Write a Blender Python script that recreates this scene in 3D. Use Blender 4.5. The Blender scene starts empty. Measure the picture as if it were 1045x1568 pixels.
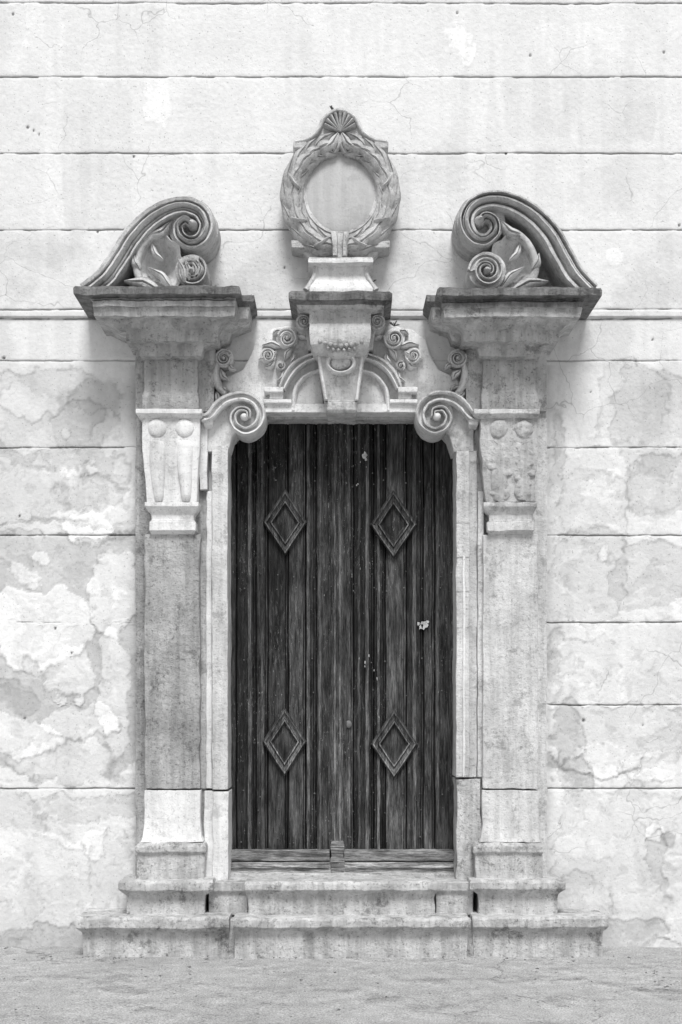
import bpy, math, random
import numpy as np
from mathutils import Vector, noise
random.seed(4); rng=np.random.RandomState(7)
S=0.004; D=9.0; HX=522.5; HY=1080.0; EYE=1.48
def P(px,py,d=0.0):
    k=S*(D-d)/D
    return ((px-HX)*k,-d,EYE+(HY-py)*k)
scene=bpy.context.scene
# ---------------------------------------------------------------- materials
def newmat(name):
    m=bpy.data.materials.new(name); m.use_nodes=True
    nt=m.node_tree; b=nt.nodes['Principled BSDF']
    b.inputs['Specular IOR Level'].default_value=.2
    return m,nt,b
class G:
    def __init__(s,nt):
        s.nt=nt; s.co=nt.nodes.new('ShaderNodeTexCoord').outputs['Object']
    def _set(s,sock,v):
        if isinstance(v,(int,float)): sock.default_value=v
        elif isinstance(v,tuple): sock.default_value=v
        else: s.nt.links.new(v,sock)
    def M(s,op,a,b=0.0,clamp=False):
        n=s.nt.nodes.new('ShaderNodeMath'); n.operation=op; n.use_clamp=clamp
        s._set(n.inputs[0],a); s._set(n.inputs[1],b); return n.outputs[0]
    def mul(s,*a):
        r=a[0]
        for x in a[1:]: r=s.M('MULTIPLY',r,x)
        return r
    def add(s,*a):
        r=a[0]
        for x in a[1:]: r=s.M('ADD',r,x)
        return r
    def map(s,sc,loc=(0,0,0),vec=None):
        n=s.nt.nodes.new('ShaderNodeMapping'); n.inputs['Scale'].default_value=sc; n.inputs['Location'].default_value=loc
        s.nt.links.new(vec or s.co,n.inputs['Vector']); return n.outputs[0]
    def noi(s,scale,detail=4,rough=.5,vec=None,dist=0.0):
        n=s.nt.nodes.new('ShaderNodeTexNoise'); n.inputs['Scale'].default_value=scale
        n.inputs['Detail'].default_value=detail; n.inputs['Roughness'].default_value=rough; n.inputs['Distortion'].default_value=dist
        s.nt.links.new(vec or s.co,n.inputs['Vector']); return n.outputs[0]
    def noic(s,scale,detail=3):
        n=s.nt.nodes.new('ShaderNodeTexNoise'); n.inputs['Scale'].default_value=scale
        n.inputs['Detail'].default_value=detail; s.nt.links.new(s.co,n.inputs['Vector']); return n.outputs['Color']
    def MR(s,x,a,b,c,d):
        n=s.nt.nodes.new('ShaderNodeMapRange'); n.clamp=True
        s._set(n.inputs[0],x)
        for i,v in enumerate((a,b,c,d)): s._set(n.inputs[i+1],v)
        return n.outputs[0]
    def cracks(s,scale,width,warp=.25,wscale=3):
        v=s.nt.nodes.new('ShaderNodeVectorMath'); v.operation='MULTIPLY_ADD'
        s.nt.links.new(s.noic(wscale,3),v.inputs[0]); v.inputs[1].default_value=(warp,warp,warp); s.nt.links.new(s.co,v.inputs[2])
        n=s.nt.nodes.new('ShaderNodeTexVoronoi'); n.feature='DISTANCE_TO_EDGE'; n.inputs['Scale'].default_value=scale
        s.nt.links.new(v.outputs[0],n.inputs['Vector'])
        return s.MR(n.outputs['Distance'],0,width,1,0)
    def attr(s,name):
        n=s.nt.nodes.new('ShaderNodeAttribute'); n.attribute_name=name; return n.outputs['Fac']
    def nz(s):
        g=s.nt.nodes.new('ShaderNodeNewGeometry'); x=s.nt.nodes.new('ShaderNodeSeparateXYZ')
        s.nt.links.new(g.outputs['Normal'],x.inputs[0]); return x.outputs['Z']
    def bump(s,h,b,strength=.5,dist=.01):
        n=s.nt.nodes.new('ShaderNodeBump'); n.inputs['Strength'].default_value=strength; n.inputs['Distance'].default_value=dist
        s.nt.links.new(h,n.inputs['Height']); s.nt.links.new(n.outputs[0],b.inputs['Normal'])
def plaster():
    m,nt,b=newmat('old_lime_plaster'); g=G(nt)
    a=g.attr('alb')
    n2=g.MR(g.noi(5,5,.6),.33,.68,.955,1.03)
    fine=g.MR(g.noi(38,3,.6),.35,.68,.95,1.03)
    sp=g.MR(g.noi(80,1,.5),.69,.75,1,.66)
    cm=g.MR(g.noi(1.6,2,.5,g.map((1,1,1),(3,9,1))),.55,.61,0,1)
    cr=g.mul(g.cracks(2.6,.008,.24,4),cm)
    c=g.mul(a,n2,fine,sp,g.MR(cr,0,1,1,.66),.785)
    c=g.M('MINIMUM',c,.88)
    nt.links.new(c,b.inputs['Base Color']); b.inputs['Roughness'].default_value=.95
    b.inputs['Specular IOR Level'].default_value=.1
    g.bump(g.noi(26,5,.68),b,.42,.016); return m
def stone(name,base,rough=.75,dirt=.35,var=1.0,pit=.68,top=.45):
    m,nt,b=newmat(name); g=G(nt)
    n1=g.MR(g.noi(4,6,.72),.34,.66,1-.22*var,1+.14*var)
    st=g.MR(g.noi(1,5,.7,g.map((16,16,1.3))),.40,.58,1-.20*var,1.04)
    dm=g.MR(g.noi(6,7,.78,g.map((1,1,1),(4,8,2))),.55,.62,0,1)
    dc=g.MR(dm,0,1,1,1-dirt)
    pn=g.noi(55,3,.7)
    sp=g.MR(pn,.57,.66,1,pit)
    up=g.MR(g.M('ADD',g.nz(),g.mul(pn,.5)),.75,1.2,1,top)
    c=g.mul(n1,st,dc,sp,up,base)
    nt.links.new(g.M('MINIMUM',c,.85),b.inputs['Base Color']); b.inputs['Roughness'].default_value=.9
    g.bump(g.noi(24,6,.78),b,rough,.026); return m
M_PL=plaster()
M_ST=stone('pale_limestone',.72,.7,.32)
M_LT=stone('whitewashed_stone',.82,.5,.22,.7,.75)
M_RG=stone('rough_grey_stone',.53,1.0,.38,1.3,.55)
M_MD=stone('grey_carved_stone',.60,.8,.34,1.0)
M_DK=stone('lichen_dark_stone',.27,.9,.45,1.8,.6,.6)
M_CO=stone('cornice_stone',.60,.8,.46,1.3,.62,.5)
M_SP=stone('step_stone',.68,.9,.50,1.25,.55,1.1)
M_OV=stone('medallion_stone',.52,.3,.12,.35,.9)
def wood(name,base,worn,hor=False):
    m,nt,b=newmat(name); g=G(nt)
    pl=g.attr('plank')
    sw=(lambda t:(t[2],t[1],t[0])) if hor else (lambda t:t)
    gr=g.MR(g.noi(1,5,.8,g.map(sw((130,20,9)))),.36,.66,.25,2.1)
    gr2=g.MR(g.noi(1,5,.75,g.map(sw((26,10,3.2)),(3,1,7))),.38,.62,.45,1.7)
    lowz=g.nt.nodes.new('ShaderNodeSeparateXYZ'); nt.links.new(g.co,lowz.inputs[0])
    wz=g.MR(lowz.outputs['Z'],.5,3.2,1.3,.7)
    pat=g.MR(g.noi(2.4,4,.6),.45,.58,.10,1)
    w=g.mul(g.MR(g.noi(1,6,.85,g.map(sw((70,20,12)),(8,2,1))),.56,.63,0,1),pat)
    sc=g.mul(g.MR(g.noi(1,5,.85,g.map(sw((80,30,28)),(1,2,8))),.61,.65,0,1),g.MR(g.noi(1.9,3,.6,g.map((1.4,1,1),(5,2,1))),.46,.55,0,1))
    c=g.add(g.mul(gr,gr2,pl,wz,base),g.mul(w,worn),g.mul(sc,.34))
    nt.links.new(c,b.inputs['Base Color']); b.inputs['Roughness'].default_value=.65
    b.inputs['Specular IOR Level'].default_value=.25
    g.bump(gr,b,.8,.004); return m
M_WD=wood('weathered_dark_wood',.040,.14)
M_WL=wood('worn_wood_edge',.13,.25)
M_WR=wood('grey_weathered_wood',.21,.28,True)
def groundm():
    m,nt,b=newmat('worn_asphalt'); g=G(nt)
    n1=g.MR(g.noi(1.1,5,.65),.3,.7,.80,1.14); n2=g.MR(g.noi(9,5,.7),.35,.65,.84,1.12)
    ag=g.MR(g.noi(110,3,.75),.35,.68,.50,1.42); dk=g.MR(g.noi(2.2,6,.75,g.map((1,1.1,1))),.54,.60,1,.74)
    st=g.MR(g.noi(36,2,.5),.66,.70,1,.5)
    cr=g.mul(g.cracks(1.5,.010,.3,3),g.MR(g.noi(1.3,2),.48,.56,0,1))
    c=g.mul(n1,n2,ag,dk,st,g.MR(cr,0,1,1,.55),.48)
    nt.links.new(c,b.inputs['Base Color']); b.inputs['Roughness'].default_value=.95
    g.bump(g.noi(60,5,.75),b,.6,.016); return m
M_GR=groundm()
def flat(name,c,r=.8):
    m,nt,b=newmat(name); g=G(nt)
    nt.links.new(g.mul(g.MR(g.noi(40,4),.3,.7,.7,1.3),c),b.inputs['Base Color']); b.inputs['Roughness'].default_value=r; return m
M_IR=flat('rusty_iron',.15,.6); M_LF=flat('dry_leaf',.12); M_WE=flat('weed_leaf',.08); M_CH=flat('bare_wood_chip',.45)
# ---------------------------------------------------------------- helpers
def empty(name):
    e=bpy.data.objects.new(name,None); scene.collection.objects.link(e); return e
PORTAL=empty('stone_portal'); DOOR=empty('wooden_double_door'); STEPS=empty('stone_steps')
def make(name,v,f,mat,parent=PORTAL,jit=.0018,bevel=0.0,angle=38,fm=None,mats=None):
    vv=[]
    for x,y,z in v:
        if jit:
            n=noise.noise_vector(Vector((x*7,y*7,z*7)))*jit*1.6+noise.noise_vector(Vector((x*33,y*33,z*33)))*jit*1.25
            x+=n.x;y+=n.y;z+=n.z
        vv.append((x,y,z))
    me=bpy.data.meshes.new(name); me.from_pydata(vv,[],f); me.update()
    for mm in (mats or [mat]): me.materials.append(mm)
    if fm: me.polygons.foreach_set('material_index',fm)
    import bmesh
    bm=bmesh.new(); bm.from_mesh(me); bmesh.ops.recalc_face_normals(bm,faces=bm.faces); bm.to_mesh(me); bm.free()
    me.shade_smooth(); me.set_sharp_from_angle(angle=math.radians(angle))
    o=bpy.data.objects.new(name,me); scene.collection.objects.link(o)
    if parent: o.parent=parent
    if bevel:
        b=o.modifiers.new('bevel','BEVEL'); b.width=bevel; b.segments=2; b.limit_method='ANGLE'; b.angle_limit=math.radians(32)
    return o
def stack(name,rings,mat,back=-.05,parent=PORTAL,bevel=.004,jit=.0018,dark=None,seg=.03):
    R=[]
    for i,r in enumerate(rings):
        a=P(r[0],r[2],r[3]); b=P(r[1],r[2],r[3])
        R.append((a[0],b[0],a[2],-r[3],i))
    RR=[R[0]]
    for a,b in zip(R[:-1],R[1:]):
        n=max(1,int(abs(a[2]-b[2])/.05))
        for k in range(1,n+1):
            t=k/n; RR.append(tuple(a[j]*(1-t)+b[j]*t for j in range(4))+(a[4],))
    n=max(2,int(abs(R[0][1]-R[0][0])/seg))
    v=[];f=[];fm=[]
    for (xa,xb,z,y,_) in RR:
        for i in range(n+1): v.append((xa+(xb-xa)*i/n,y,z))
        for i in range(n+1): v.append((xb+(xa-xb)*i/n,-back,z))
    m=2*(n+1)
    for k in range(len(RR)-1):
        sg=RR[k+1][4]
        for i in range(m):
            j=(i+1)%m
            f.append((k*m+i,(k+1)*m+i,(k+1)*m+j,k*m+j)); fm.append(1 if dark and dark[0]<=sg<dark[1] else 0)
    for k in (0,len(RR)-1):
        for i in range(n):
            f.append((k*m+i,k*m+i+1,k*m+m-2-i,k*m+m-1-i)); fm.append(1 if (dark and k==0 and dark[0]==0) else 0)
    return make(name,v,f,mat,parent,jit,bevel,fm=fm,mats=[mat,M_DK])
def cr(pts,n=8,closed=False):
    pts=[np.array(p,float) for p in pts]; out=[]
    L=len(pts); segs=L if closed else L-1
    for i in range(segs):
        g=lambda k: pts[k%L] if closed else pts[min(max(k,0),L-1)]
        p0,p1,p2,p3=g(i-1),g(i),g(i+1),g(i+2)
        for j in range(n):
            t=j/n
            out.append(.5*((2*p1)+(-p0+p2)*t+(2*p0-5*p1+4*p2-p3)*t*t+(-p0+3*p1-3*p2+p3)*t**3))
    if not closed: out.append(pts[-1])
    return out
def plate(name,pts,d0,d1,mat,rnd=2.0,smooth=True,parent=PORTAL,n=6,jit=.0018):
    q=cr(pts,n,True) if smooth else [np.array(p,float) for p in pts]
    if not smooth:
        qq=[]
        for i in range(len(q)):
            a,b=q[i],q[(i+1)%len(q)]; k=max(1,int(np.linalg.norm(b-a)/10))
            for j in range(k): qq.append(a+(b-a)*j/k)
        q=qq
    L=len(q); ar=sum(q[i][0]*q[(i+1)%L][1]-q[(i+1)%L][0]*q[i][1] for i in range(L)); sg=1 if ar>0 else -1
    loops=[]
    for ins,dd in ((0,d0),(0,d1-rnd*S),(rnd*.35,d1-rnd*S*.3),(rnd,d1)):
        lp=[]
        for i in range(L):
            t=q[(i+1)%L]-q[i-1]; l=np.linalg.norm(t)+1e-6; nn=np.array((-t[1],t[0]))/l*sg
            p=q[i]+nn*ins; w=P(p[0],p[1],d1); lp.append((w[0],-dd,w[2]))
        loops.append(lp)
    v=[p for l in loops for p in l]; f=[]
    for k in range(3):
        for i in range(L): j=(i+1)%L; f.append((k*L+i,k*L+j,(k+1)*L+j,(k+1)*L+i))
    f.append(tuple(3*L+i for i in range(L)))
    return make(name,v,f,mat,parent,jit)
def bowl(name,pts,cx,cy,back,rim,centre,mat,flutes=0,fl=.006):
    q=cr(pts,6,True); L=len(q); v=[];f=[]; ts=[1.0,.96,.90,.8,.65,.5,.35,.2,.07]
    for k in range(-1,len(ts)):
        t=ts[max(k,0)]
        for i in range(L):
            a=math.atan2(q[i][1]-cy,q[i][0]-cx)
            dd=back if k<0 else centre+(rim-centre)*t**1.8+fl*math.cos(a*flutes)*t*(t<.97)
            if k==0: dd-=.008
            w=P(cx+(q[i][0]-cx)*t,cy+(q[i][1]-cy)*t,max(dd,centre)); v.append((w[0],-dd,w[2]))
    K=len(ts)+1
    for k in range(K-1):
        for i in range(L): j=(i+1)%L; f.append((k*L+i,k*L+j,(k+1)*L+j,(k+1)*L+i))
    f.append(tuple((K-1)*L+i for i in range(L)))
    return make(name,v,f,mat,PORTAL,.001)
HALF=[(math.cos(math.pi*(1-i/8)),math.sin(math.pi*i/8)) for i in range(9)]
ROLL=[(-1,.55),(-.92,.78),(-.76,.78),(-.70,.34),(-.56,.30),(-.50,.62),(-.40,.66),(-.34,.36),(-.26,.85),(-.05,1),(.16,.85),(.26,.34),(.46,.30),(.52,.70),(.80,.75),(.95,.6),(1,.4)]
FRAM=[(-1,.9),(-.7,1),(-.4,.9),(-.3,.40),(.3,.35),(.42,.8),(.8,.85),(1,.7)]
def band(name,pts,base,h,mat,prof=HALF,n=6,closed=False,parent=PORTAL,back=None,jit=.0015):
    pts=[tuple(p)+((1.0,) if len(p)==3 else ()) for p in pts]
    q=cr(pts,n,closed); L=len(q); v=[]; f=[]
    if back is None: back=base-.02
    K=len(prof)+2
    for i in range(L):
        a=q[(i-1)%L] if closed else q[max(i-1,0)]; b=q[(i+1)%L] if closed else q[min(i+1,L-1)]
        t=(b-a)[:2]; t=t/(np.linalg.norm(t)+1e-6); nn=np.array((t[1],-t[0]))
        w=q[i][2]; hs=q[i][3]; sec=[(-1,None)]+list(prof)+[(1,None)]
        for u,hh in sec:
            dd=back if hh is None else base+h*hs*hh
            ref=base+h*hs*.7
            p=q[i][:2]+nn*u*w; W=P(p[0],p[1],ref); v.append((W[0],-dd,W[2]))
    for i in range(L if closed else L-1):
        j=(i+1)%L
        for k in range(K-1): f.append((i*K+k,j*K+k,j*K+k+1,i*K+k+1))
    if not closed:
        f.append(tuple(range(K))); f.append(tuple((L-1)*K+k for k in range(K)))
    return make(name,v,f,mat,parent,jit,angle=50)
def dome(name,cx,cy,rx,ry,base,h,mat,parent=PORTAL,flat_=1.0,jit=.0012):
    n=28;v=[];f=[];K=8
    for k in range(K):
        a=k/(K-.5)*math.pi/2; r=math.cos(a)**flat_; z=math.sin(a)
        for i in range(n):
            t=2*math.pi*i/n; W=P(cx+rx*r*math.cos(t),cy+ry*r*math.sin(t),base+h*.5); v.append((W[0],-(base+h*z) if k else -(base-.03),W[2]))
    for k in range(K-1):
        for i in range(n): j=(i+1)%n; f.append((k*n+i,k*n+j,(k+1)*n+j,(k+1)*n+i))
    f.append(tuple((K-1)*n+i for i in range(n)))
    return make(name,v,f,mat,parent,jit)
def volute(name,cx,cy,r,turns,a0,cw,base,h,mat,back=0.0,w=None,disc=True,prof=FRAM):
    if disc:
        plate(name+'_barrel',[(cx+r*math.cos(t)*.97,cy+r*math.sin(t)*.97) for t in np.linspace(0,2*math.pi,20,endpoint=False)],back,base,mat,1.5,True,n=3)
    N=int(turns*14); pts=[]
    w=w or r*.2
    for i in range(N+1):
        t=i/N; rr=(r-w)*(1-t)**.8+r*.16*t
        ang=a0+(1 if cw else -1)*t*turns*2*math.pi
        pts.append((cx+rr*math.cos(ang),cy+rr*math.sin(ang),w*(1-.45*t),.8+.5*t))
    band(name+'_spiral',pts,base,h,mat,prof,n=2,back=base-.01)
    dome(name+'_eye',cx,cy,r*.2,r*.2,base,h*1.5,mat)
def leaf(name,x0,y0,x1,y1,w,base,h,mat,bend=0):
    mx_,my=(x0+x1)/2,(y0+y1)/2; dx,dy=x1-x0,y1-y0; L=math.hypot(dx,dy)
    mx_+=-dy/L*bend; my+=dx/L*bend
    band(name,[(x0,y0,w*.35,.6),((x0+mx_)/2,(y0+my)/2,w*.9,.95),(mx_,my,w,1),((x1+mx_)/2,(y1+my)/2,w*.65,.8),(x1,y1,w*.08,.3)],base,h,mat,
         [(-1,.15),(-.6,.75),(-.2,.85),(0,.45),(.2,.85),(.6,.75),(1,.15)],n=3,back=base-.02)
# ---------------------------------------------------------------- numpy noise
_tab=rng.rand(256,256)
def vn(x,y):
    xi=np.floor(x).astype(int); yi=np.floor(y).astype(int); fx=x-xi; fy=y-yi
    fx=fx*fx*(3-2*fx); fy=fy*fy*(3-2*fy)
    g=lambda a,b:_tab[a%256,b%256]
    return (g(xi,yi)*(1-fx)+g(xi+1,yi)*fx)*(1-fy)+(g(xi,yi+1)*(1-fx)+g(xi+1,yi+1)*fx)*fy
def fbm(x,y,o=5):
    s=0;a=.5;t=0
    for i in range(o): s=s+a*vn(x*2**i+17*i,y*2**i+31*i); t+=a; a*=.55
    return s/t
def sst(x,a,b):
    t=np.clip((x-a)/(b-a),0,1); return t*t*(3-2*t)
# ---------------------------------------------------------------- wall
def build_wall():
    gro=[5,118,235,352.5,474,488,552.5,685,820,953,1079,1208,-112,-230,-347]
    px=np.concatenate([np.linspace(-2600,-60,30),np.arange(-40,1090,1.7),np.linspace(1110,3600,30)])
    py=list(np.arange(-30,1462,2.1))+list(np.arange(-900,-30,20))+[1475]
    for g in gro: py+=list(g+np.arange(-4.2,4.3,.6))
    py=np.array(sorted(set(np.round(py,2))))
    X,Y=np.meshgrid(px,py)
    wx=X+26*(fbm(X/60,Y/60)-.5)*2+11*(fbm(X/14+9,Y/14)-.5)*2
    wy=Y+26*(fbm(X/60+50,Y/60+7)-.5)*2+11*(fbm(X/14,Y/14+40)-.5)*2
    rn=fbm(X/20+5,Y/20)>.46
    h=6*(fbm(X/220,Y/220)-.5)+3.5*(fbm(X/45,Y/45)-.5)+1.2*(fbm(X/9,Y/9,3)-.5)
    A=np.ones_like(X)
    A*=1+.10*(fbm(X/130+4,Y/130)-.5)
    A*=1-.06*sst(fbm(X/26,Y/260+3,3),.5,.66)
    def patch(cx,cy,rx,ry,val,dh=0,p=2.2,soft=.022,f=1.0):
        nonlocal A,h
        up=cy<540
        if up: soft=.06; val=1+(val-1)*.75; dh*=.5
        mm=(X>cx-rx*1.2-45)&(X<cx+rx*1.2+45); js=np.where(mm[0])[0]; ii=np.where((Y[:,0]>cy-ry*1.2-45)&(Y[:,0]<cy+ry*1.2+45))[0]
        if len(js)==0 or len(ii)==0: return
        sl=(slice(ii[0],ii[-1]+1),slice(js[0],js[-1]+1))
        ax=wx[sl]*f+X[sl]*(1-f); ay=wy[sl]*f+Y[sl]*(1-f)
        r=(np.abs((ax-cx)/rx)**p+np.abs((ay-cy)/ry)**p)**(1/p)
        m=1-sst(r,1-soft,1+soft)
        rim=np.exp(-((r-1.0)/(2.0/min(rx,ry)))**2)
        a=A[sl]*(1-m)+A[sl]*val*m
        A[sl]=a*(1-(.04 if up else .22)*rim*(abs(val-1)>.045)*rn[sl]); h[sl]+=dh*2.2*m
    patch(150,240,52,115,.92,0,8,.03,.25); patch(45,55,60,58,1.04,.8); patch(570,60,40,70,1.05,0,6,.05,.4)
    patch(50,290,48,100,1.03,.5,6); patch(170,60,70,50,.94,0,6,.05,.4); patch(240,158,20,38,1.12,1)
    patch(705,75,12,24,1.2,1.2); patch(690,55,10,14,1.16,1); patch(945,400,20,16,1.16,1.5)
    patch(870,60,60,26,1.06,.6); patch(935,165,70,50,.93,0,4); patch(680,262,30,38,.92,-.8)
    patch(380,60,90,40,.97,0,5,.05,.5); patch(820,165,50,46,.94,0,6,.05,.4); patch(60,410,80,44,.94,-.5,4); patch(960,290,80,44,.94,-.5,4); patch(330,180,60,44,.96,0,5)
    patch(20,50,26,40,.93,-1); patch(980,180,30,30,.93,-1)
    patch(60,640,120,75,.85,-1.2); patch(120,650,40,36,.90,-1); patch(40,610,50,30,1.10,1); patch(30,740,85,50,.85,-.8)
    patch(150,610,50,26,.92,-1); patch(170,710,36,20,.90,-1)
    patch(140,745,50,26,.88,-1); patch(75,700,14,7,1.2,1); patch(150,712,10,8,1.25,1); patch(110,665,10,10,1.2,1)
    patch(135,800,42,22,1.32,1.6); patch(70,808,110,9,1.26,1)
    patch(85,990,150,200,.75,-1.5,4,.02); patch(178,905,38,72,1.40,2.4); patch(70,960,80,60,1.40,2.4,2.5)
    patch(110,1035,34,34,1.30,2); patch(35,880,22,14,1.30,1.5); patch(60,850,16,9,1.30,1.5); patch(120,1105,62,30,1.28,1.5)
    patch(30,1130,65,30,1.30,1.4); patch(60,1010,18,14,.82,-1.5); patch(90,1165,90,28,1.18,.8)
    patch(20,1065,36,26,.86,-1); patch(178,1060,24,100,1.28,1.2); patch(140,1290,16,24,1.18,1); patch(100,1280,24,12,1.13,.8)
    patch(150,1230,95,22,.86,-.8); patch(60,1330,90,60,1.03,.6); patch(60,1440,80,24,.78,-2); patch(30,1250,50,30,.88,-1); patch(165,1330,36,60,.93,-1)
    patch(1000,640,62,78,.86,-1.2); patch(965,620,45,60,.92,-1,5); patch(910,790,52,60,.92,-.8,5); patch(905,880,62,68,.87,-1.5,4)
    patch(1010,740,55,52,.82,-1.5); patch(1000,880,62,55,.83,-1.5); patch(920,848,8,10,1.24,1)
    patch(945,1130,98,54,.90,-1.4,5); patch(925,1174,60,22,1.10,3.5); patch(868,1130,24,44,.84,-1.8)
    patch(880,1192,26,26,.80,-2.2); patch(1010,1268,16,16,1.30,1.4); patch(1030,1280,12,18,.70,-1.5); patch(1005,1180,50,26,1.09,1.5)
    patch(960,1290,110,74,.93,-.7,5); patch(1015,1320,12,60,.83,-1.8); patch(1030,1446,40,7,1.1,3); patch(960,1430,60,26,.82,-1.8)
    patch(890,1380,40,40,.90,-1); patch(900,1010,50,40,.94,-.8,4)
    patch(857,700,12,70,.88,-1.5); patch(850,1010,9,60,.88,-1.5)
    mot=sst(fbm(wx/38,wy/38,4),.545,.555); zone=sst(Y,560,720)*.7
    A*=1-.10*mot*zone; h-=2.4*mot*zone
    mot2=sst(fbm(wx/26+70,wy/26+9,4),.62,.63); A*=1+.11*mot2*zone; h+=2*mot2*zone
    mot3=sst(fbm(wx/13+20,wy/13+39,4),.665,.68)*zone; A*=1-.18*mot3; h-=2.5*mot3
    A*=1-.22*sst(Y,1250,1450)*fbm(X/50,Y/80)*1.3
    A*=1-.15*sst(fbm(X/90+3,Y/90+8),.45,.62)*(1-sst(np.abs(Y-500),90,180))
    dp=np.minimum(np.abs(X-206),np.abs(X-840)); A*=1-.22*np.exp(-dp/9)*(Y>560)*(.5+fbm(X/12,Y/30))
    for g in gro:
        left=X<522
        gg=g+ (2.4*(fbm(X/160+g,Y*0+g)-.5)) + 2.0*(fbm(X/18+g,Y*0+2*g)-.5)
        if g==1079: mask=sst(X,836,842)
        elif g==953: mask=np.where(left,.35*sst(fbm(X/40,Y*0),.4,.5),1)
        elif g==552.5: mask=np.ones_like(X)*.7
        else: mask=np.ones_like(X)
        mask=mask*(.35+.75*sst(fbm(X/35+g*3,Y*0+5),.34,.50))
        dd=np.abs(Y-gg); wid=1.5+1.2*(fbm(X/12+g,Y*0)-.3)
        v=np.clip(1-dd/wid,0,1)
        h-=12*v*mask
        A*=1-.42*sst(v,0,.7)*mask
        h-=2.2*np.clip(1-dd/4.5,0,1)*mask
    h+=18*sst(Y,475.5,477.5)*(1-sst(Y,485,486.5))
    h+=np.where(Y<475,3,0)
    for (hx,hy,hr) in [(894,1103,3),(812,85,2),(43,195,2.4),(52,200,1.8),(60,206,1.6),(85,962,2),(6,548,2.5),(1017,80,2),(436,410,2),(775,235,2),(1040,345,2),(150,355,2),(985,1110,1.6),(30,790,2),(700,20,2),(20,22,2.2),(110,1000,1.8),(205,240,2),(1000,520,2),(905,600,1.6),(38,1100,2),(330,440,2)]:
        r=np.hypot(X-hx,(Y-hy)*.9); m=1-sst(r,hr*.6,hr*1.15); A*=1-.8*m; h-=9*m
    h=h*.001
    nx,ny=len(px),len(py)
    V=np.stack([(X-HX)*S,-h,EYE+(HY-Y)*S],-1).reshape(-1,3)
    idx=np.arange(nx*ny).reshape(ny,nx)
    cxm=(px[:-1]+px[1:])/2; cym=(py[:-1]+py[1:])/2
    CX,CY=np.meshgrid(cxm,cym)
    keep=~((CX>336)&(CX<711)&(CY>624)&(CY<1356))
    F=np.stack([idx[1:,:-1],idx[1:,1:],idx[:-1,1:],idx[:-1,:-1]],-1)[keep]
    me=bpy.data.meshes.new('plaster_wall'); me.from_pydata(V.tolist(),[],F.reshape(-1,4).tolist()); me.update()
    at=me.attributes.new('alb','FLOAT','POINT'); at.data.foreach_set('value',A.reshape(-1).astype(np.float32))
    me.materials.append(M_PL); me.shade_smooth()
    o=bpy.data.objects.new('plaster_wall',me); scene.collection.objects.link(o)
    for nm,(xa,xb,za,zb) in {'wall_core_l':((-2600,336,1475,-900)),'wall_core_r':((711,3600,1475,-900)),'wall_core_top':((336,711,624,-900))}.items():
        a=P(xa,za); b=P(xb,zb); x0,x1,z0,z1=a[0],b[0],a[2],b[2]; y0,y1=.03,.6
        v=[(x,y,z) for x in (x0,x1) for y in (y0,y1) for z in (z0,z1)]
        make(nm,v,[(0,1,3,2),(4,6,7,5),(0,4,5,1),(2,3,7,6),(1,5,7,3),(0,2,6,4)],M_MD,o,0)
build_wall()
# ---------------------------------------------------------------- ground
def build_ground():
    xs=np.concatenate([np.linspace(-150,-5,16),np.arange(-4.8,4.8,.035),np.linspace(5,150,16)])
    ys=np.concatenate([np.linspace(-150,-5,16),np.arange(-4.8,.1,.035),np.array([1.0,8,150])])
    X,Y=np.meshgrid(xs,ys)
    h=.014*(fbm(X*1.1+40,Y*1.1+40)-.5)*2+.010*(fbm(X*6+40,Y*6+40)-.5)
    h*=(np.abs(X)<6)
    idx=np.arange(X.size).reshape(X.shape)
    F=np.stack([idx[:-1,:-1],idx[:-1,1:],idx[1:,1:],idx[1:,:-1]],-1).reshape(-1,4)
    me=bpy.data.meshes.new('ground'); me.from_pydata(np.stack([X,Y,h],-1).reshape(-1,3).tolist(),[],F.tolist()); me.update()
    me.materials.append(M_GR); me.shade_smooth()
    o=bpy.data.objects.new('ground',me); scene.collection.objects.link(o)
build_ground()
# ---------------------------------------------------------------- steps
def step(name,xl,xr,y0,yl,yb,d,ov=7,le=True,re=True,mat=M_SP):
    a=ov if le else 0; b=ov if re else 0
    stack(name,[(xl+2*(a>0),xr-2*(b>0),y0,d-.012),(xl,xr,y0+4,d),(xl,xr,yl-4,d),(xl+a*.5,xr-b*.5,yl,d-.022),(xl+a,xr-b,yl+3,d-.050),(xl+a+1,xr-b-1,yl+9,d-.058),(xl+a+1,xr-b-1,yb,d-.058)],mat,parent=STEPS,bevel=.003,jit=.005,seg=.02)
step('lower_step_side_l',117,352,1404,1425,1484,.42,9,True,False)
step('lower_step_centre',356,720,1406,1424,1484,.46,3)
step('lower_step_side_r',724,933,1404,1424,1484,.42,9,False,True)
step('upper_step_side_l',181,327,1349,1368,1406,.34,12)
step('upper_step_centre',374,672,1350,1367,1406,.345,5)
step('upper_step_side_r',720,867,1348,1366,1406,.34,12)
stack('lower_step_core',[(345,730,1409,.35),(345,730,1484,.35)],M_SP,parent=STEPS)
stack('upper_step_recess_l',[(320,380,1351,.26),(320,380,1364,.26),(320,380,1370,.235),(320,380,1402,.235)],M_SP,parent=STEPS)
stack('upper_step_recess_r',[(668,725,1351,.26),(668,725,1364,.26),(668,725,1370,.235),(668,725,1402,.235)],M_SP,parent=STEPS)
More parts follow.
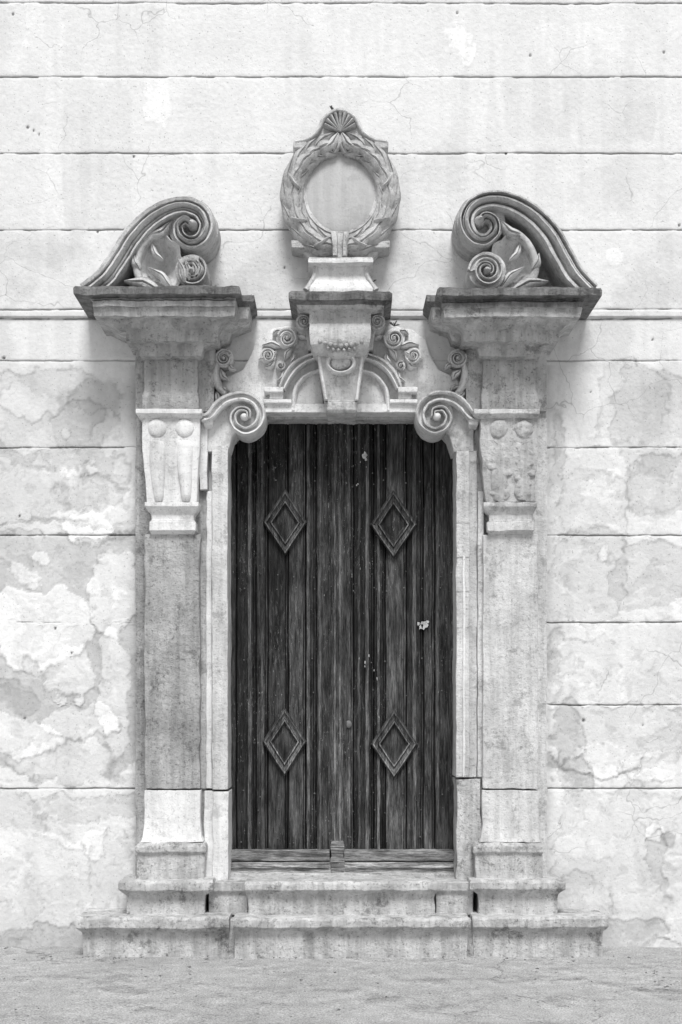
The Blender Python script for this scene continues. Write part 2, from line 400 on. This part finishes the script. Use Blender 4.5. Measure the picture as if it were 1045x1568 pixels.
# ---------------------------------------------------------------- pilasters
def pil(s,a,b,ba,bb,rough):
    stack('backing_pilaster_'+s,[(ba,bb,548,.07),(ba,bb,1352,.07)],M_RG if rough else M_ST,jit=.005)
    stack('shaft_'+s,[(a,b,818,.16),(a,b,1208,.16)],M_RG if rough else M_ST,jit=.006 if rough else .0035,bevel=.005)
    stack('shaft_foot_'+s,[(a-1,b+1,1210,.17),(a-1,b+1,1262,.17),(a-3,b+2,1282,.18),(a-6,b+5,1290,.20)],M_LT if rough else M_ST,bevel=.004,jit=.0035)
    stack('base_'+s,[(a-10,b+7,1291,.22),(a-15,b+9,1297,.24),(a-15,b+9,1305,.24),(a-12,b+7,1309,.22),(a-12,b+8,1313,.22),(a-13,b+8,1354,.22)],M_SP,bevel=.004,jit=.005)
    stack('drop_panel_lip_'+s,[(a-14,b+3,626,.25),(a-14,b+3,633,.25),(a-10,b+1,639,.225),(a-5,b,641,.215)],M_LT if rough else M_ST,bevel=.002)
    stack('drop_panel_'+s,[(a-4,b,640,.21),(a-4,b,690,.21),(a+1,b-3,735,.20),(a+3,b-4,770,.195)],M_LT if rough else M_MD,jit=.002 if rough else .006,seg=.015)
    stack('drop_panel_foot_'+s,[(a,b-2,769,.225),(a,b-2,775,.225),(a+5,b-6,783,.20),(a+10,b-9,788,.185),(a+10,b-9,796,.185),(a+7,b-6,799,.20),(a+7,b-6,812,.20),(a+9,b-8,815,.18),(a+9,b-8,822,.14)],M_LT if rough else M_ST,bevel=.002,jit=.002 if rough else .005)
    stack('upper_shaft_'+s,[(a-1,b-3,545,.17),(a-1,b-3,598,.17),(a-3,b-1,606,.19),(a-3,b-1,627,.19)],M_RG,jit=.005)
pil('l',222,306,208,318,True)
pil('r',740,824,727,838,False)
for cx in (241,283):
    dome('drop_boss',cx,655,15,15,.203,.024,M_LT,flat_=.6)
    band('teardrop',[(cx-1,672,4,.5),(cx-1,676,11,.9),(cx,690,14,1),(cx,712,13,1),(cx+1,740,10,1),(cx+2,760,7.5,.9),(cx+2,768,5,.6)],.190,.040,M_LT,HALF)
for cx in (765,803):
    dome('drop_boss',cx,656,15,15,.200,.030,M_MD,jit=.006,flat_=.7)
    band('worn_drop',[(cx-1,674,12,.9),(cx,700,15,1),(cx,730,14,1),(cx,756,12,.9),(cx,768,9,.6)],.188,.030,M_MD,HALF,jit=.009)
for i in range(22):
    cx=random.choice((765,803))
    dome('worn_carving',cx+random.uniform(-11,11),676+random.uniform(0,84),random.uniform(5,11),random.uniform(4,8),.203,.007+random.random()*.010,M_MD,jit=.007)
def jamb(name,xs,y0,y1,mat,d0,inner,jit=.0028):
    stack(name,[(xs[0],xs[1],y0,d0),(xs[0],xs[1],y1,d0)],mat,back=inner,jit=jit,bevel=.004)
jamb('jamb_outer_l',(316,325),752,1208,M_LT,.095,-.05); jamb('jamb_inner_l',(325,349),682,1209,M_ST,.125,-.30)
jamb('jamb_fillet_l',(306,317),828,1208,M_MD,.085,-.05)
jamb('jamb_foot_outer_l',(313,328),1211,1352,M_LT,.11,-.05); jamb('jamb_foot_inner_l',(326,350),1212,1352,M_LT,.135,-.30)
jamb('jamb_cap_l',(306,318),640,750,M_LT,.12,-.05)
jamb('jamb_inner_r',(699,719),690,1190,M_ST,.125,-.30); jamb('jamb_mid_r',(718,731),690,1190,M_ST,.095,-.05); jamb('jamb_bead_r',(709,713),850,1190,M_LT,.137,-.05)
jamb('jamb_outer_r',(732,741),752,1190,M_ST,.12,-.05)
jamb('jamb_foot_r',(700,737),1193,1352,M_SP,.12,-.30,.007)
for i,(y) in enumerate((800,852,905,960)): stack('jamb_joint_r',[(699.5,719,y,.1275),(699.5,719,y+1.2,.1275)],M_MD,bevel=0,back=.05,jit=.001)
# ---------------------------------------------------------------- entablatures
EL=[(114,366,438,.50),(112,368,441,.52),(112,368,450,.52),(122,366,453,.49),(139,362,457,.455),(141,362,459,.455),(142,361,461,.475),(143,361,469,.475),(143,361,470,.455),(145,360,484,.45),(154,350,488,.40),(168,338,497,.36),(180,336,503,.35),(193,334,507,.33),(193,333,523,.33),(205,322,527,.26),(212,312,531,.25),(214,308,545,.235),(219,305,549,.19)]
ER=[(674,920,440,.50),(671,922,443,.52),(671,922,452,.52),(674,911,455,.49),(677,895,459,.455),(678,894,461,.455),(678,893,463,.475),(679,891,471,.475),(679,891,472,.455),(680,889,485,.45),(688,878,489,.40),(700,866,498,.36),(706,860,503,.35),(709,856,507,.33),(709,855,523,.33),(722,843,527,.26),(731,832,531,.25),(734,828,545,.235),(738,822,549,.19)]
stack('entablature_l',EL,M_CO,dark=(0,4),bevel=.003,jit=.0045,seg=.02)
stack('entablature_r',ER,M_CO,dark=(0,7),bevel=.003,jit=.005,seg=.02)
def ent_back(s,f):
    r=[(0,390,452,.33),(0,390,462,.33),(0,384,467,.31),(0,382,471,.30),(0,380,489,.29),(0,366,499,.22),(0,354,506,.19),(0,350,520,.18),(0,336,529,.13),(0,330,536,.115),(0,328,630,.10)]
    if f: r=[(1043-x1,838 if d<.2 else 860,y,d) for x0,x1,y,d in r]
    else: r=[(208 if d<.2 else 180,x1,y,d) for x0,x1,y,d in r]
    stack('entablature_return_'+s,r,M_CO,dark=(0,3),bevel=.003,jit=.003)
ent_back('l',False); ent_back('r',True)
# ---------------------------------------------------------------- scroll pediments
PLc=[(130,446,15,.7),(160,424,17,.8),(181,394,17,.9),(200,364,17,1),(226,336,16,1),(256,318,15,1),(284,313,14,1),(307,322,13,1),(317,343,12,1),(309,364,11,1),(291,371,10,1),(275,361,9,1.1),(273,345,8,1.1),(284,336,7,1.2),(294,343,6,1.3)]
PRc=[(906,446,15,.7),(880,420,17,.8),(862,390,17,.9),(844,358,17,1),(817,329,16,1),(786,311,15,1),(754,305,14,1),(727,314,13,1),(716,336,12,1),(724,359,11,1),(742,366,10,1),(757,354,9,1.1),(756,338,8,1.1),(744,331,7,1.2),(735,339,6,1.3)]
for s,pc,cx,cy in (('l',PLc,293,343),('r',PRc,737,337)):
    band('pediment_scroll_'+s,pc,.26,.12,M_ST,ROLL,n=8,back=0,jit=.0022)
    plate('pediment_barrel_'+s,[(cx+37*math.cos(t),cy+39*math.sin(t)) for t in np.linspace(0,2*math.pi,20,endpoint=False)],0,.275,M_MD,2,True,n=3)
    plate('pediment_barrel_back_'+s,[(cx+(2 if s=='l' else -2)+40*math.cos(t),cy+10+42*math.sin(t)) for t in np.linspace(0,2*math.pi,20,endpoint=False)],0,.19,M_MD,3,True,n=3)
    dome('volute_eye_'+s,cx+2 if s=='l' else cx-2,cy,8,8,.30,.105,M_ST)
TL=[(150,446),(168,420),(188,392),(208,362),(236,336),(262,330),(262,372),(282,392),(300,446)]
plate('tympanum_l',TL,0,.05,M_MD,1.5,False)
plate('tympanum_r',[(1031-p[0],p[1]) for p in TL],0,.05,M_MD,1.5,False)
for s,X in (('l',lambda x:x),('r',lambda x:1030-x)):
    sg=1 if s=='l' else -1
    out=[]
    for i in range(36):
        t=2*math.pi*i/36; rx=36+2.2*math.cos(9*t); ry=46+2.2*math.cos(9*t)
        out.append((245+rx*math.cos(t),405+ry*math.sin(t)))
    bowl('shell_bowl_'+s,[(X(x),y) for x,y in out],X(252),412,.0,.31,.12,M_LT,9,.0045)
    band('rim_leaf_'+s,[(X(232),446,5,.7),(X(216),430,6,1),(X(209),408,6,1),(X(214),384,6,1),(X(228),364,6,1),(X(248),352,4,.7)],.29,.035,M_ST,HALF,n=6,back=.1)
    leaf('hook_leaf_'+s,X(226),362,X(264),337,9,.28,.06,M_ST,5*sg)
    leaf('side_point_'+s,X(214),412,X(204),387,6.5,.30,.045,M_ST,-3*sg)
    leaf('foot_leaf_'+s,X(244),444,X(190),430,9.5,.31,.05,M_ST,6*sg)
    leaf('inner_leaf_'+s,X(262),440,X(226),408,6,.25,.05,M_LT,5*sg)
    leaf('inner_leaf_b_'+s,X(232),372,X(250),398,5,.25,.05,M_LT,4*sg)
volute('foot_scroll_l',293,414,26,1.5,math.radians(-60),True,.33,.06,M_MD)
volute('foot_scroll_r',746,414,30,1.6,math.radians(180),True,.33,.06,M_ST)
for a in (0,1,2,3): leaf('acanthus_l',283+a*7,432-a*3,272+a*11,394+a*2,5,.37,.03,M_MD,3)
# ---------------------------------------------------------------- wreath cartouche
TAB=[(449,217),(466,213),(482,205),(490,196),(494,184),(505,173),(521,167),(537,173),(548,184),(551,196),(560,205),(577,213),(595,217),(594,228),(580,240),(590,300),(575,352),(598,368),(598,378),(582,383),(570,397),(474,397),(462,383),(446,378),(446,368),(470,352),(455,300),(463,240),(449,228)]
plate('cartouche_tablet',TAB,0,.13,M_ST,2.5,False)
stack('cartouche_ear_top_l',[(449,470,216,.16),(449,468,226,.16),(455,470,232,.13)],M_MD); stack('cartouche_ear_top_r',[(574,595,216,.16),(576,595,226,.16),(574,588,232,.13)],M_MD)
stack('cartouche_ear_low_l',[(446,478,368,.17),(447,480,379,.17),(464,484,386,.13)],M_MD); stack('cartouche_ear_low_r',[(566,598,368,.17),(564,597,379,.17),(560,580,386,.13)],M_MD)
band('cartouche_top_mould',[(452,217,3.5),(470,213,4),(482,205,4),(490,194,4),(496,182,4),(507,173,4),(521,169,4),(535,173,4),(546,182,4),(552,194,4),(560,205,4),(574,213,4),(592,217,3.5)],.13,.035,M_ST,HALF)
def el(a,r=1.0): 
    t=math.radians(a); return (521.5+74*r*math.cos(t),298+79*r*math.sin(t))
for side,s in ((1,'r'),(-1,'l')):
    def sp(a,r=1.0):
        x,y=el(a,r); return (x if side>0 else 1043-x,y)
    band('wreath_spray_'+s,[sp(a)+(w,hh) for a,w,hh in ((88,12,.8),(70,15,1),(45,17,1),(20,18,1),(-5,18,1),(-30,17,1),(-55,14,.95),(-72,10,.8),(-84,6,.6))],.13,.055,M_MD,HALF,n=6,jit=.003)
    for i,a in enumerate((84,62,40,18,-4,-26,-46,-62)):
        for r0,r1,w in ((1.0,1.0,11),(.90,.80,8),(1.08,1.24,8)):
            k=1 if r0==1 else .55
            L=34 if i<6 else 22
            p0=sp(a,r0); p1=sp(a-L-(3 if r0==1 else 0),r1*(1 if i<6 else .98)); m=sp(a-L*.5,(r0*.6+r1*.4)+.01)
            q0=((p0[0]+m[0])/2,(p0[1]+m[1])/2); q1=((p1[0]+m[0])/2,(p1[1]+m[1])/2)
            band('laurel_leaf',[p0+(w*.5,.6),q0+(w*.95,.9),m+(w,1),q1+(w*.6,.9),p1+(w*.06,.5)],.135+.045*k,.030,M_MD,[(-1,0),(-.7,.55),(-.2,.9),(0,.5),(.2,.9),(.7,.55),(1,0)],n=4,back=.13)
    for a in (-14,30,68):
        c=sp(a); c1=sp(a+9,.80); c2=sp(a-9,1.20)
        band('wreath_ribbon',[c1+(3,.1),((c1[0]+c[0])/2,(c1[1]+c[1])/2,4,.85),c+(4,1),((c2[0]+c[0])/2,(c2[1]+c[1])/2,4,.85),c2+(3,.1)],.13,.095,M_ST,HALF)
    leaf('ribbon_tail',521+side*3,204,521+side*26,228,8,.17,.05,M_ST,side*4)
    leaf('ribbon_loop',521+side*2,206,521+side*12,238,5,.16,.04,M_ST,side*3)
dome('oval_medallion',522,296,56,62,.12,.022,M_OV,flat_=.6)
band('medallion_rim',[(522+56.5*math.cos(t),296+62.5*math.sin(t),1.8) for t in np.linspace(0,2*math.pi,28,endpoint=False)],.13,.02,M_ST,HALF,closed=True,n=3)
for i,a in enumerate(np.linspace(200,340,9)):
    t=math.radians(a); band('shell_crest_rib',[(521,203,1.2),(521+14*math.cos(t),201+15*math.sin(t),2.6),(521+25*math.cos(t),200+28*math.sin(t),3.6)],.13,.05,M_MD,HALF,n=3)
band('wreath_tie',[(521,356,14,.9),(521,375,12,1),(521,392,11,.9)],.15,.085,M_ST,FRAM)
stack('cartouche_pedestal',[(474,570,394,.28),(472,572,397,.30),(472,572,402,.30),(478,566,406,.27),(487,558,409,.24),(487,558,418,.235),(484,561,428,.245),(476,569,437,.27),(474,571,441,.28),(474,571,449,.28)],M_LT)
for s,X in (('l',lambda x:x),('r',lambda x:1045-x)):
    band('pedestal_rib_'+s,[(X(480),398,5),(X(484),415,5),(X(478),432,6),(X(470),444,7)],.20,.06,M_ST,HALF)
# ---------------------------------------------------------------- keystone console
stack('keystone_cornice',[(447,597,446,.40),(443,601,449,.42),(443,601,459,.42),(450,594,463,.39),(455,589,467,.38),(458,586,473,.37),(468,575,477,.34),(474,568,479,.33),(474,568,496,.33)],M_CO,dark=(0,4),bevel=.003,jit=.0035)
stack('keystone_bulge',[(475,567,495,.33),(474,568,502,.345),(474,568,514,.35),(476,566,527,.34),(480,563,538,.31),(486,558,545,.27)],M_ST,bevel=.002)
stack('keystone_body',[(486,558,540,.24),(488,557,560,.24),(496,550,608,.20),(497,549,614,.20),(500,547,616,.215),(500,547,627,.215),(502,545,632,.20)],M_ST,back=-.3)
stack('keystone_back',[(452,592,462,.26),(458,586,480,.24),(468,576,500,.22),(472,572,535,.18)],M_MD,bevel=.006)
band('keystone_edge_l',[(489,545,3),(494,580,3),(500,612,3)],.225,.03,M_LT,HALF); band('keystone_edge_r',[(555,545,3),(551,580,3),(547,612,3)],.225,.03,M_LT,HALF)
band('mask_ring',[(522.5+20*math.cos(t),555+15*math.sin(t),3.2) for t in np.linspace(0,2*math.pi,16,endpoint=False)],.24,.04,M_LT,HALF,closed=True,n=3)
dome('mask',522.5,555,16,12,.24,.035,M_ST)
dome('mask_brow',522.5,541,24,9,.26,.06,M_ST)
for i in range(9):
    x=490+i*8; y=522+7*math.sin(math.pi*i/8); dome('swag_bead',x,y,3.6,3.8,.34,.018,M_MD,jit=.002)
for i in range(6): dome('swag_bead',503+i*8,533+3*math.sin(math.pi*i/5),3.2,3.2,.325,.018,M_MD,jit=.002)
for s,X,cw in (('l',lambda x:x,True),('r',lambda x:1044-x,False)):
    volute('console_scroll_'+s,X(466),492,13,1.3,math.radians(90),cw,.27,.03,M_MD,w=3.5)
    plate('spandrel_'+s,[(X(x),y) for x,y in [(330,640),(330,600),(345,578),(372,566),(384,545),(392,520),(412,504),(440,498),(470,500),(500,540),(500,631),(405,631),(385,640)]],0,.055,M_LT,2,False)
    volute('acanthus_scroll_'+s,X(440),518,17,1.4,math.radians(200),cw,.10,.055,M_LT,w=4.2)
    volute('acanthus_curl_'+s,X(411),544,13,1.3,math.radians(160),cw,.10,.05,M_LT,w=3.5)
    volute('acanthus_bud_'+s,X(430),560,8,1.0,math.radians(300),cw,.10,.04,M_ST,w=3)
    for (a,b,c,d,w,bn) in [(430,530,402,528,6,4),(424,538,396,550,6,-3),(420,552,405,562,5,-3),(448,532,436,552,5,3),(432,506,418,512,5,3),(455,512,474,520,5,-3),(436,566,424,584,5,-4),(446,556,452,540,5,3)]:
        leaf('acanthus_leaf_'+s,X(a),b,X(c),d,w,.08,.05,M_LT,bn if s=='l' else -bn)
    band('sweep_outer_'+s,[(X(488),543,5),(X(466),551,6),(X(449),564,6.5),(X(438),580,6),(X(432),594,5)],.09,.065,M_LT,FRAM,back=0)
    band('sweep_inner_'+s,[(X(492),566,4),(X(474),572,4),(X(460),584,4),(X(452),600,4),(X(449),629,4)],.08,.045,M_LT,HALF,back=0)
    plate('sweep_field_'+s,[(X(x),y) for x,y in [(490,570),(474,575),(460,588),(453,604),(450,630),(497,630)]],0,.08,M_LT,2,False)
    a,b=sorted((X(404),X(434))); stack('fillet_top_'+s,[(a,b,592,.15),(a,b,600,.15),(a+2,b-2,603,.13)],M_LT)
    a,b=sorted((X(413),X(434))); stack('fillet_mid_'+s,[(a,b,602,.125),(a,b,611,.125)],M_LT)
    a,b=sorted((X(404),X(447))); stack('fillet_low_'+s,[(a,b,611,.14),(a,b,617,.14),(a+1,b-1,620,.12)],M_LT)
    band('frame_ear_'+s,[(X(308),641,6,.9),(X(322),636,7,1),(X(334),621,8,1),(X(350),610,8,1),(X(372),606,8,1),(X(392),615,7.5,1),(X(400),633,7,1),(X(394),651,6.5,1.05),(X(377),660,6,1.1),(X(361),652,5.5,1.1),(X(357),637,5,1.15),(X(366),626,4.5,1.2),(X(379),628,4,1.2),(X(381),638,3,1.3)],.12,.07,M_LT if s=='l' else M_ST,FRAM,n=6,back=-.1,jit=.0015 if s=='l' else .003)
    plate('frame_ear_back_'+s,[(X(376+27*math.cos(t)),635+28*math.sin(t)) for t in np.linspace(0,2*math.pi,20,endpoint=False)],-.25,.12,M_ST,2,True,n=3)
    plate('frame_ear_web_'+s,[(X(x),y) for x,y in [(318,648),(330,630),(350,615),(376,612),(372,650),(356,668),(349,692),(318,692)]],-.2,.10,M_LT if s=='l' else M_ST,2,False)
    dome('frame_ear_eye_'+s,X(374),637,6,6,.17,.03,M_LT)
    a,b=sorted((X(312),X(326))); stack('ear_cap_'+s,[(a,b,640,.165),(a,b,650,.165),(a+2,b-2,656,.13)],M_LT)
    volute('side_scroll_'+s,X(343),548,15,1.4,math.radians(-30),not cw,.11,.045,M_ST,w=3.5)
    band('side_scroll_stem_'+s,[(X(333),556,4),(X(331),574,6),(X(336),592,6),(X(345),603,4)],.08,.05,M_ST,HALF)
    for (a,b,c,d,w) in [(338,566,350,582,5),(334,580,326,596,5),(340,590,352,598,4),(332,600,342,616,5),(350,556,362,566,4)]:
        leaf('side_leaf_'+s,X(a),b,X(c),d,w,.085,.04,M_ST,3)
stack('lintel',[(399,646,618,.115),(399,646,631.5,.115)],M_LT,back=-.30,bevel=.004)
stack('lintel_inner',[(340,704,634,-.02),(340,704,642,-.02)],M_MD,back=-.30,bevel=.003)
# ---------------------------------------------------------------- door
DP=-.17
def doorleaf(name,xa,xb,planks):
    xs=[];pv=[];dp=[]
    x=xa
    for w in planks:
        t=random.choice((.6,.85,1.1,1.5,2.0)); o=random.uniform(-.006,.003)
        for u,dd in ((0,-.022),(1.4,-.022),(2.0,-.001),(w*.5,.001),(w-4.1,0),(w-3.6,-.007),(w-2.8,-.007),(w-2.3,0),(w-1.0,-.001),(w-.1,-.022)):
            xs.append(x+u); dp.append(dd+o); pv.append(t*(.22 if dd<-.004 else 1))
        x+=w
    sc_=(xb-xa)/(x-xa); xs=[xa+(q-xa)*sc_ for q in xs]
    ys=np.arange(636,1316,6.0); v=[];f=[];A=[]
    for y in ys:
        for i,q in enumerate(xs):
            wob=1.3*(noise.noise(Vector((q*.05,y*.012,3))))
            w=P(q+wob,y,DP+dp[i]); v.append((w[0],w[1]+.004*noise.noise(Vector((q*.08,y*.006,1)))+.0015*noise.noise(Vector((q*.3,y*.05,1))),w[2])); A.append(pv[i]*(1+.8*noise.noise(Vector((q*.09,y*.012,1)))))
    n=len(xs)
    for k in range(len(ys)-1):
        for i in range(n-1): f.append((k*n+i,(k+1)*n+i,(k+1)*n+i+1,k*n+i+1))
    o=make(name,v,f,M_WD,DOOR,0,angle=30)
    at=o.data.attributes.new('plank','FLOAT','POINT'); at.data.foreach_set('value',A)
    return o
def setp(o,val=1.0):
    at=o.data.attributes.new('plank','FLOAT','POINT'); at.data.foreach_set('value',[val]*len(o.data.vertices)); return o
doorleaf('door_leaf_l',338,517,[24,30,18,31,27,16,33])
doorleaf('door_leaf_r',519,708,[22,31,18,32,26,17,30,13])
def vbar(name,xl,xr,y0,y1,d,mat,val=1):
    return setp(stack(name,[(xl,xr,y0,d),(xl,xr,y1,d)],mat,back=DP-.03,parent=DOOR,bevel=.002,jit=.0018),val)
vbar('astragal_base',503,531,636,1302,DP+.014,M_WD,1.2)
vbar('astragal',508,526,636,1302,DP+.028,M_WD,1.8); vbar('astragal_bead_l',511.5,514.5,636,1296,DP+.038,M_WL,.9); vbar('astragal_bead_r',519,522.5,636,1296,DP+.038,M_WL,.9)
vbar('stile_l',341,360,636,1305,DP+.016,M_WD,1); vbar('stile_r',688,706,636,1305,DP+.016,M_WD,1)
for i,x in enumerate((380,400,470,488,548,560,578,632,668)): vbar('cover_strip',x,x+random.uniform(3.5,6),640,1302,DP+.010,M_WD,random.uniform(.8,2.8))
vbar('bottom_rail_l',347,505,1302,1318,DP+.07,M_WR,.8);vbar('bottom_rail_r',527,702,1302,1318,DP+.07,M_WR,.8)
vbar('bottom_rail_lower_l',347,507,1321,1344,DP+.085,M_WR,1.2);vbar('bottom_rail_lower_r',526,702,1321,1344,DP+.085,M_WR,1.2)
vbar('bottom_rail_bead_l',350,504,1326,1329,DP+.10,M_WR,1.4); vbar('bottom_rail_bead_r',528,700,1326,1329,DP+.10,M_WR,1.4)
setp(stack('astragal_foot',[(508,526,1288,DP+.06),(506,528,1296,DP+.10),(508,526,1312,DP+.10),(506,528,1316,DP+.10),(508,526,1344,DP+.10)],M_WR,back=DP-.02,parent=DOOR),.7)
stack('door_sill',[(340,706,1338,-.02),(340,706,1350,-.02)],M_SP,back=-.28)
def diamond(cx,cy,a,b):
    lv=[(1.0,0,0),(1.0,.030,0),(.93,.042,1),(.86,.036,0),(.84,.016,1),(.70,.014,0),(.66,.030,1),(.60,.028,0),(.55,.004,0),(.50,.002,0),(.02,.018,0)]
    v=[];f=[];fm=[];N=6
    for s,dd,m in lv:
        c=[(cx,cy-b*s),(cx+a*s,cy),(cx,cy+b*s),(cx-a*s,cy)]
        for k in range(4):
            p,q=c[k],c[(k+1)%4]
            for j in range(N):
                t=j/N; v.append(P(p[0]+(q[0]-p[0])*t,p[1]+(q[1]-p[1])*t,DP+dd))
    n=4*N
    for k in range(len(lv)-1):
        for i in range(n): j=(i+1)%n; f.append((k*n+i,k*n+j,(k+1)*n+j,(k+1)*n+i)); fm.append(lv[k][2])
    f.append(tuple((len(lv)-1)*n+i for i in range(n))); fm.append(0)
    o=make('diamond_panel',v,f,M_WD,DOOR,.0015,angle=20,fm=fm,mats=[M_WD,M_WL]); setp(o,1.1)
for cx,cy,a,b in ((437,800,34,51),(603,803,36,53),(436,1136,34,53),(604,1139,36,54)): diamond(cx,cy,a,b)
def nails():
    v=[];f=[]
    def nail(x,y,r=1.3,d=.003):
        b=len(v)
        for k in range(6):
            t=k*math.pi/3; v.append(P(x+r*math.cos(t),y+r*math.sin(t),DP+.004))
        v.append(P(x,y,DP+.008+d))
        for k in range(6): f.append((b+k,b+(k+1)%6,b+6))
    for x in (372,398,425,452,480,540,572,590,620,645,676):
        for y in (668,720,740,880,905,1010,1060,1215,1240,1285): nail(x+random.uniform(-3,3),y+random.uniform(-6,6),random.uniform(.9,1.5))
    for y in range(690,860,9):
        if random.random()<.8: nail(515+random.uniform(-1,1),y,1,.03)
    make('iron_nails',v,f,M_IR,DOOR,0)
nails()
dome('keyhole_plate',534,1109,5,6,DP+.005,.008,M_IR,parent=DOOR)
dome('keyhole_plate',443,1110,5,6,DP+.005,.008,M_IR,parent=DOOR)
def chips():
    v=[];f=[]
    def chip(x,y,r,el=1.2):
        b=len(v); n=11
        for k in range(n):
            t=2*math.pi*k/n; rr=r*random.uniform(.45,1.15); v.append(P(x+rr*math.cos(t),y+rr*el*math.sin(t),DP+.013))
        f.append(tuple(range(b,b+n)))
    for (x,y,r) in [(650,957,6),(645,960,4),(655,952,3),(559,697,4.5),(561,703,2.5),(641,955,3)]: chip(x,y,r)
    for i in range(7): chip(random.gauss(570,12),random.gauss(1030,70),random.uniform(.5,.9),4)
    for i in range(6): chip(random.gauss(556,9),random.gauss(720,25),random.uniform(.5,1.1),2)
    make('paint_chips',v,f,M_CH,DOOR,0)
chips()
# ---------------------------------------------------------------- litter and weeds
def litter():
    v=[];f=[]
    for i in range(190):
        x=random.uniform(-2.3,2.3); y=-random.uniform(.5,2.0) if random.random()<.6 else -random.uniform(.47,.6)
        if i<8: x=-2.1+random.uniform(-.12,.15); y=-.12+random.uniform(-.1,.05)
        if 8<=i<40: x=1.7+random.uniform(-.2,.5); y=-1.2+random.uniform(-.3,.3)
        r=random.uniform(.004,.014); a=random.uniform(0,6.28); b=len(v)
        for k in range(5):
            t=a+k*2*math.pi/5; rr=r*(1.6 if k==0 else random.uniform(.5,1))
            v.append((x+rr*math.cos(t),y+rr*math.sin(t),.020+random.uniform(0,.008)))
        f.append(tuple(range(b,b+5)))
    make('fallen_leaves',v,f,M_LF,None,0)
litter()
def weed(name,px,py,d,n,h):
    v=[];f=[]; o=Vector(P(px,py,d))
    for i in range(n):
        a=random.uniform(-1.2,1.2); L=h*random.uniform(.5,1); w=.003
        p=o.copy(); dirv=Vector((math.sin(a),random.uniform(-.5,.1),math.cos(a))).normalized(); s=Vector((dirv.z,0,-dirv.x))
        b=len(v)
        for t,k in ((0,.4),(.4,1),(.7,1.4),(1,.1)):
            q=p+dirv*L*t+Vector((0,0,-L*.25*t*t)); v.append(tuple(q-s*w*k)); v.append(tuple(q+s*w*k))
        for k in range(3): f.append((b+2*k,b+2*k+1,b+2*k+3,b+2*k+2))
    make(name,v,f,M_WE,None,0)
weed('weed_plant',604,500,.07,9,.06); weed('weed_plant',572,432,.24,6,.035); weed('weed_plant',508,168,.12,5,.035); weed('weed_plant',312,444,.42,8,.03)
# ---------------------------------------------------------------- light, world, camera
SE,SA=math.radians(54),math.radians(5)
dirv=Vector((math.sin(SA)*math.cos(SE),-math.cos(SA)*math.cos(SE),math.sin(SE)))
L=bpy.data.lights.new('sun','SUN'); L.energy=3.2; L.angle=math.radians(20); L.color=(1,.998,.995)
lo=bpy.data.objects.new('sun',L); scene.collection.objects.link(lo); lo.rotation_euler=dirv.to_track_quat('Z','Y').to_euler()
w=bpy.data.worlds.new('World'); scene.world=w; w.use_nodes=True; nt=w.node_tree
sky=nt.nodes.new('ShaderNodeTexSky'); sky.sky_type='NISHITA'; sky.sun_disc=False; sky.sun_elevation=SE; sky.sun_rotation=math.atan2(dirv.x,dirv.y)
hs=nt.nodes.new('ShaderNodeHueSaturation'); hs.inputs['Saturation'].default_value=0
nt.links.new(sky.outputs[0],hs.inputs['Color']); nt.links.new(hs.outputs[0],nt.nodes['Background'].inputs['Color'])
nt.nodes['Background'].inputs['Strength'].default_value=.105
c=bpy.data.cameras.new('camera'); co=bpy.data.objects.new('camera',c); scene.collection.objects.link(co); scene.camera=co
co.location=(0,-D,EYE); co.rotation_euler=(math.radians(90),0,0)
c.sensor_fit='VERTICAL'; c.sensor_height=36; c.lens=36*D/(1568*S); c.shift_y=(1080-784)/1568; c.clip_end=1000
scene.view_settings.view_transform='Standard'; scene.view_settings.look='None'; scene.view_settings.exposure=0
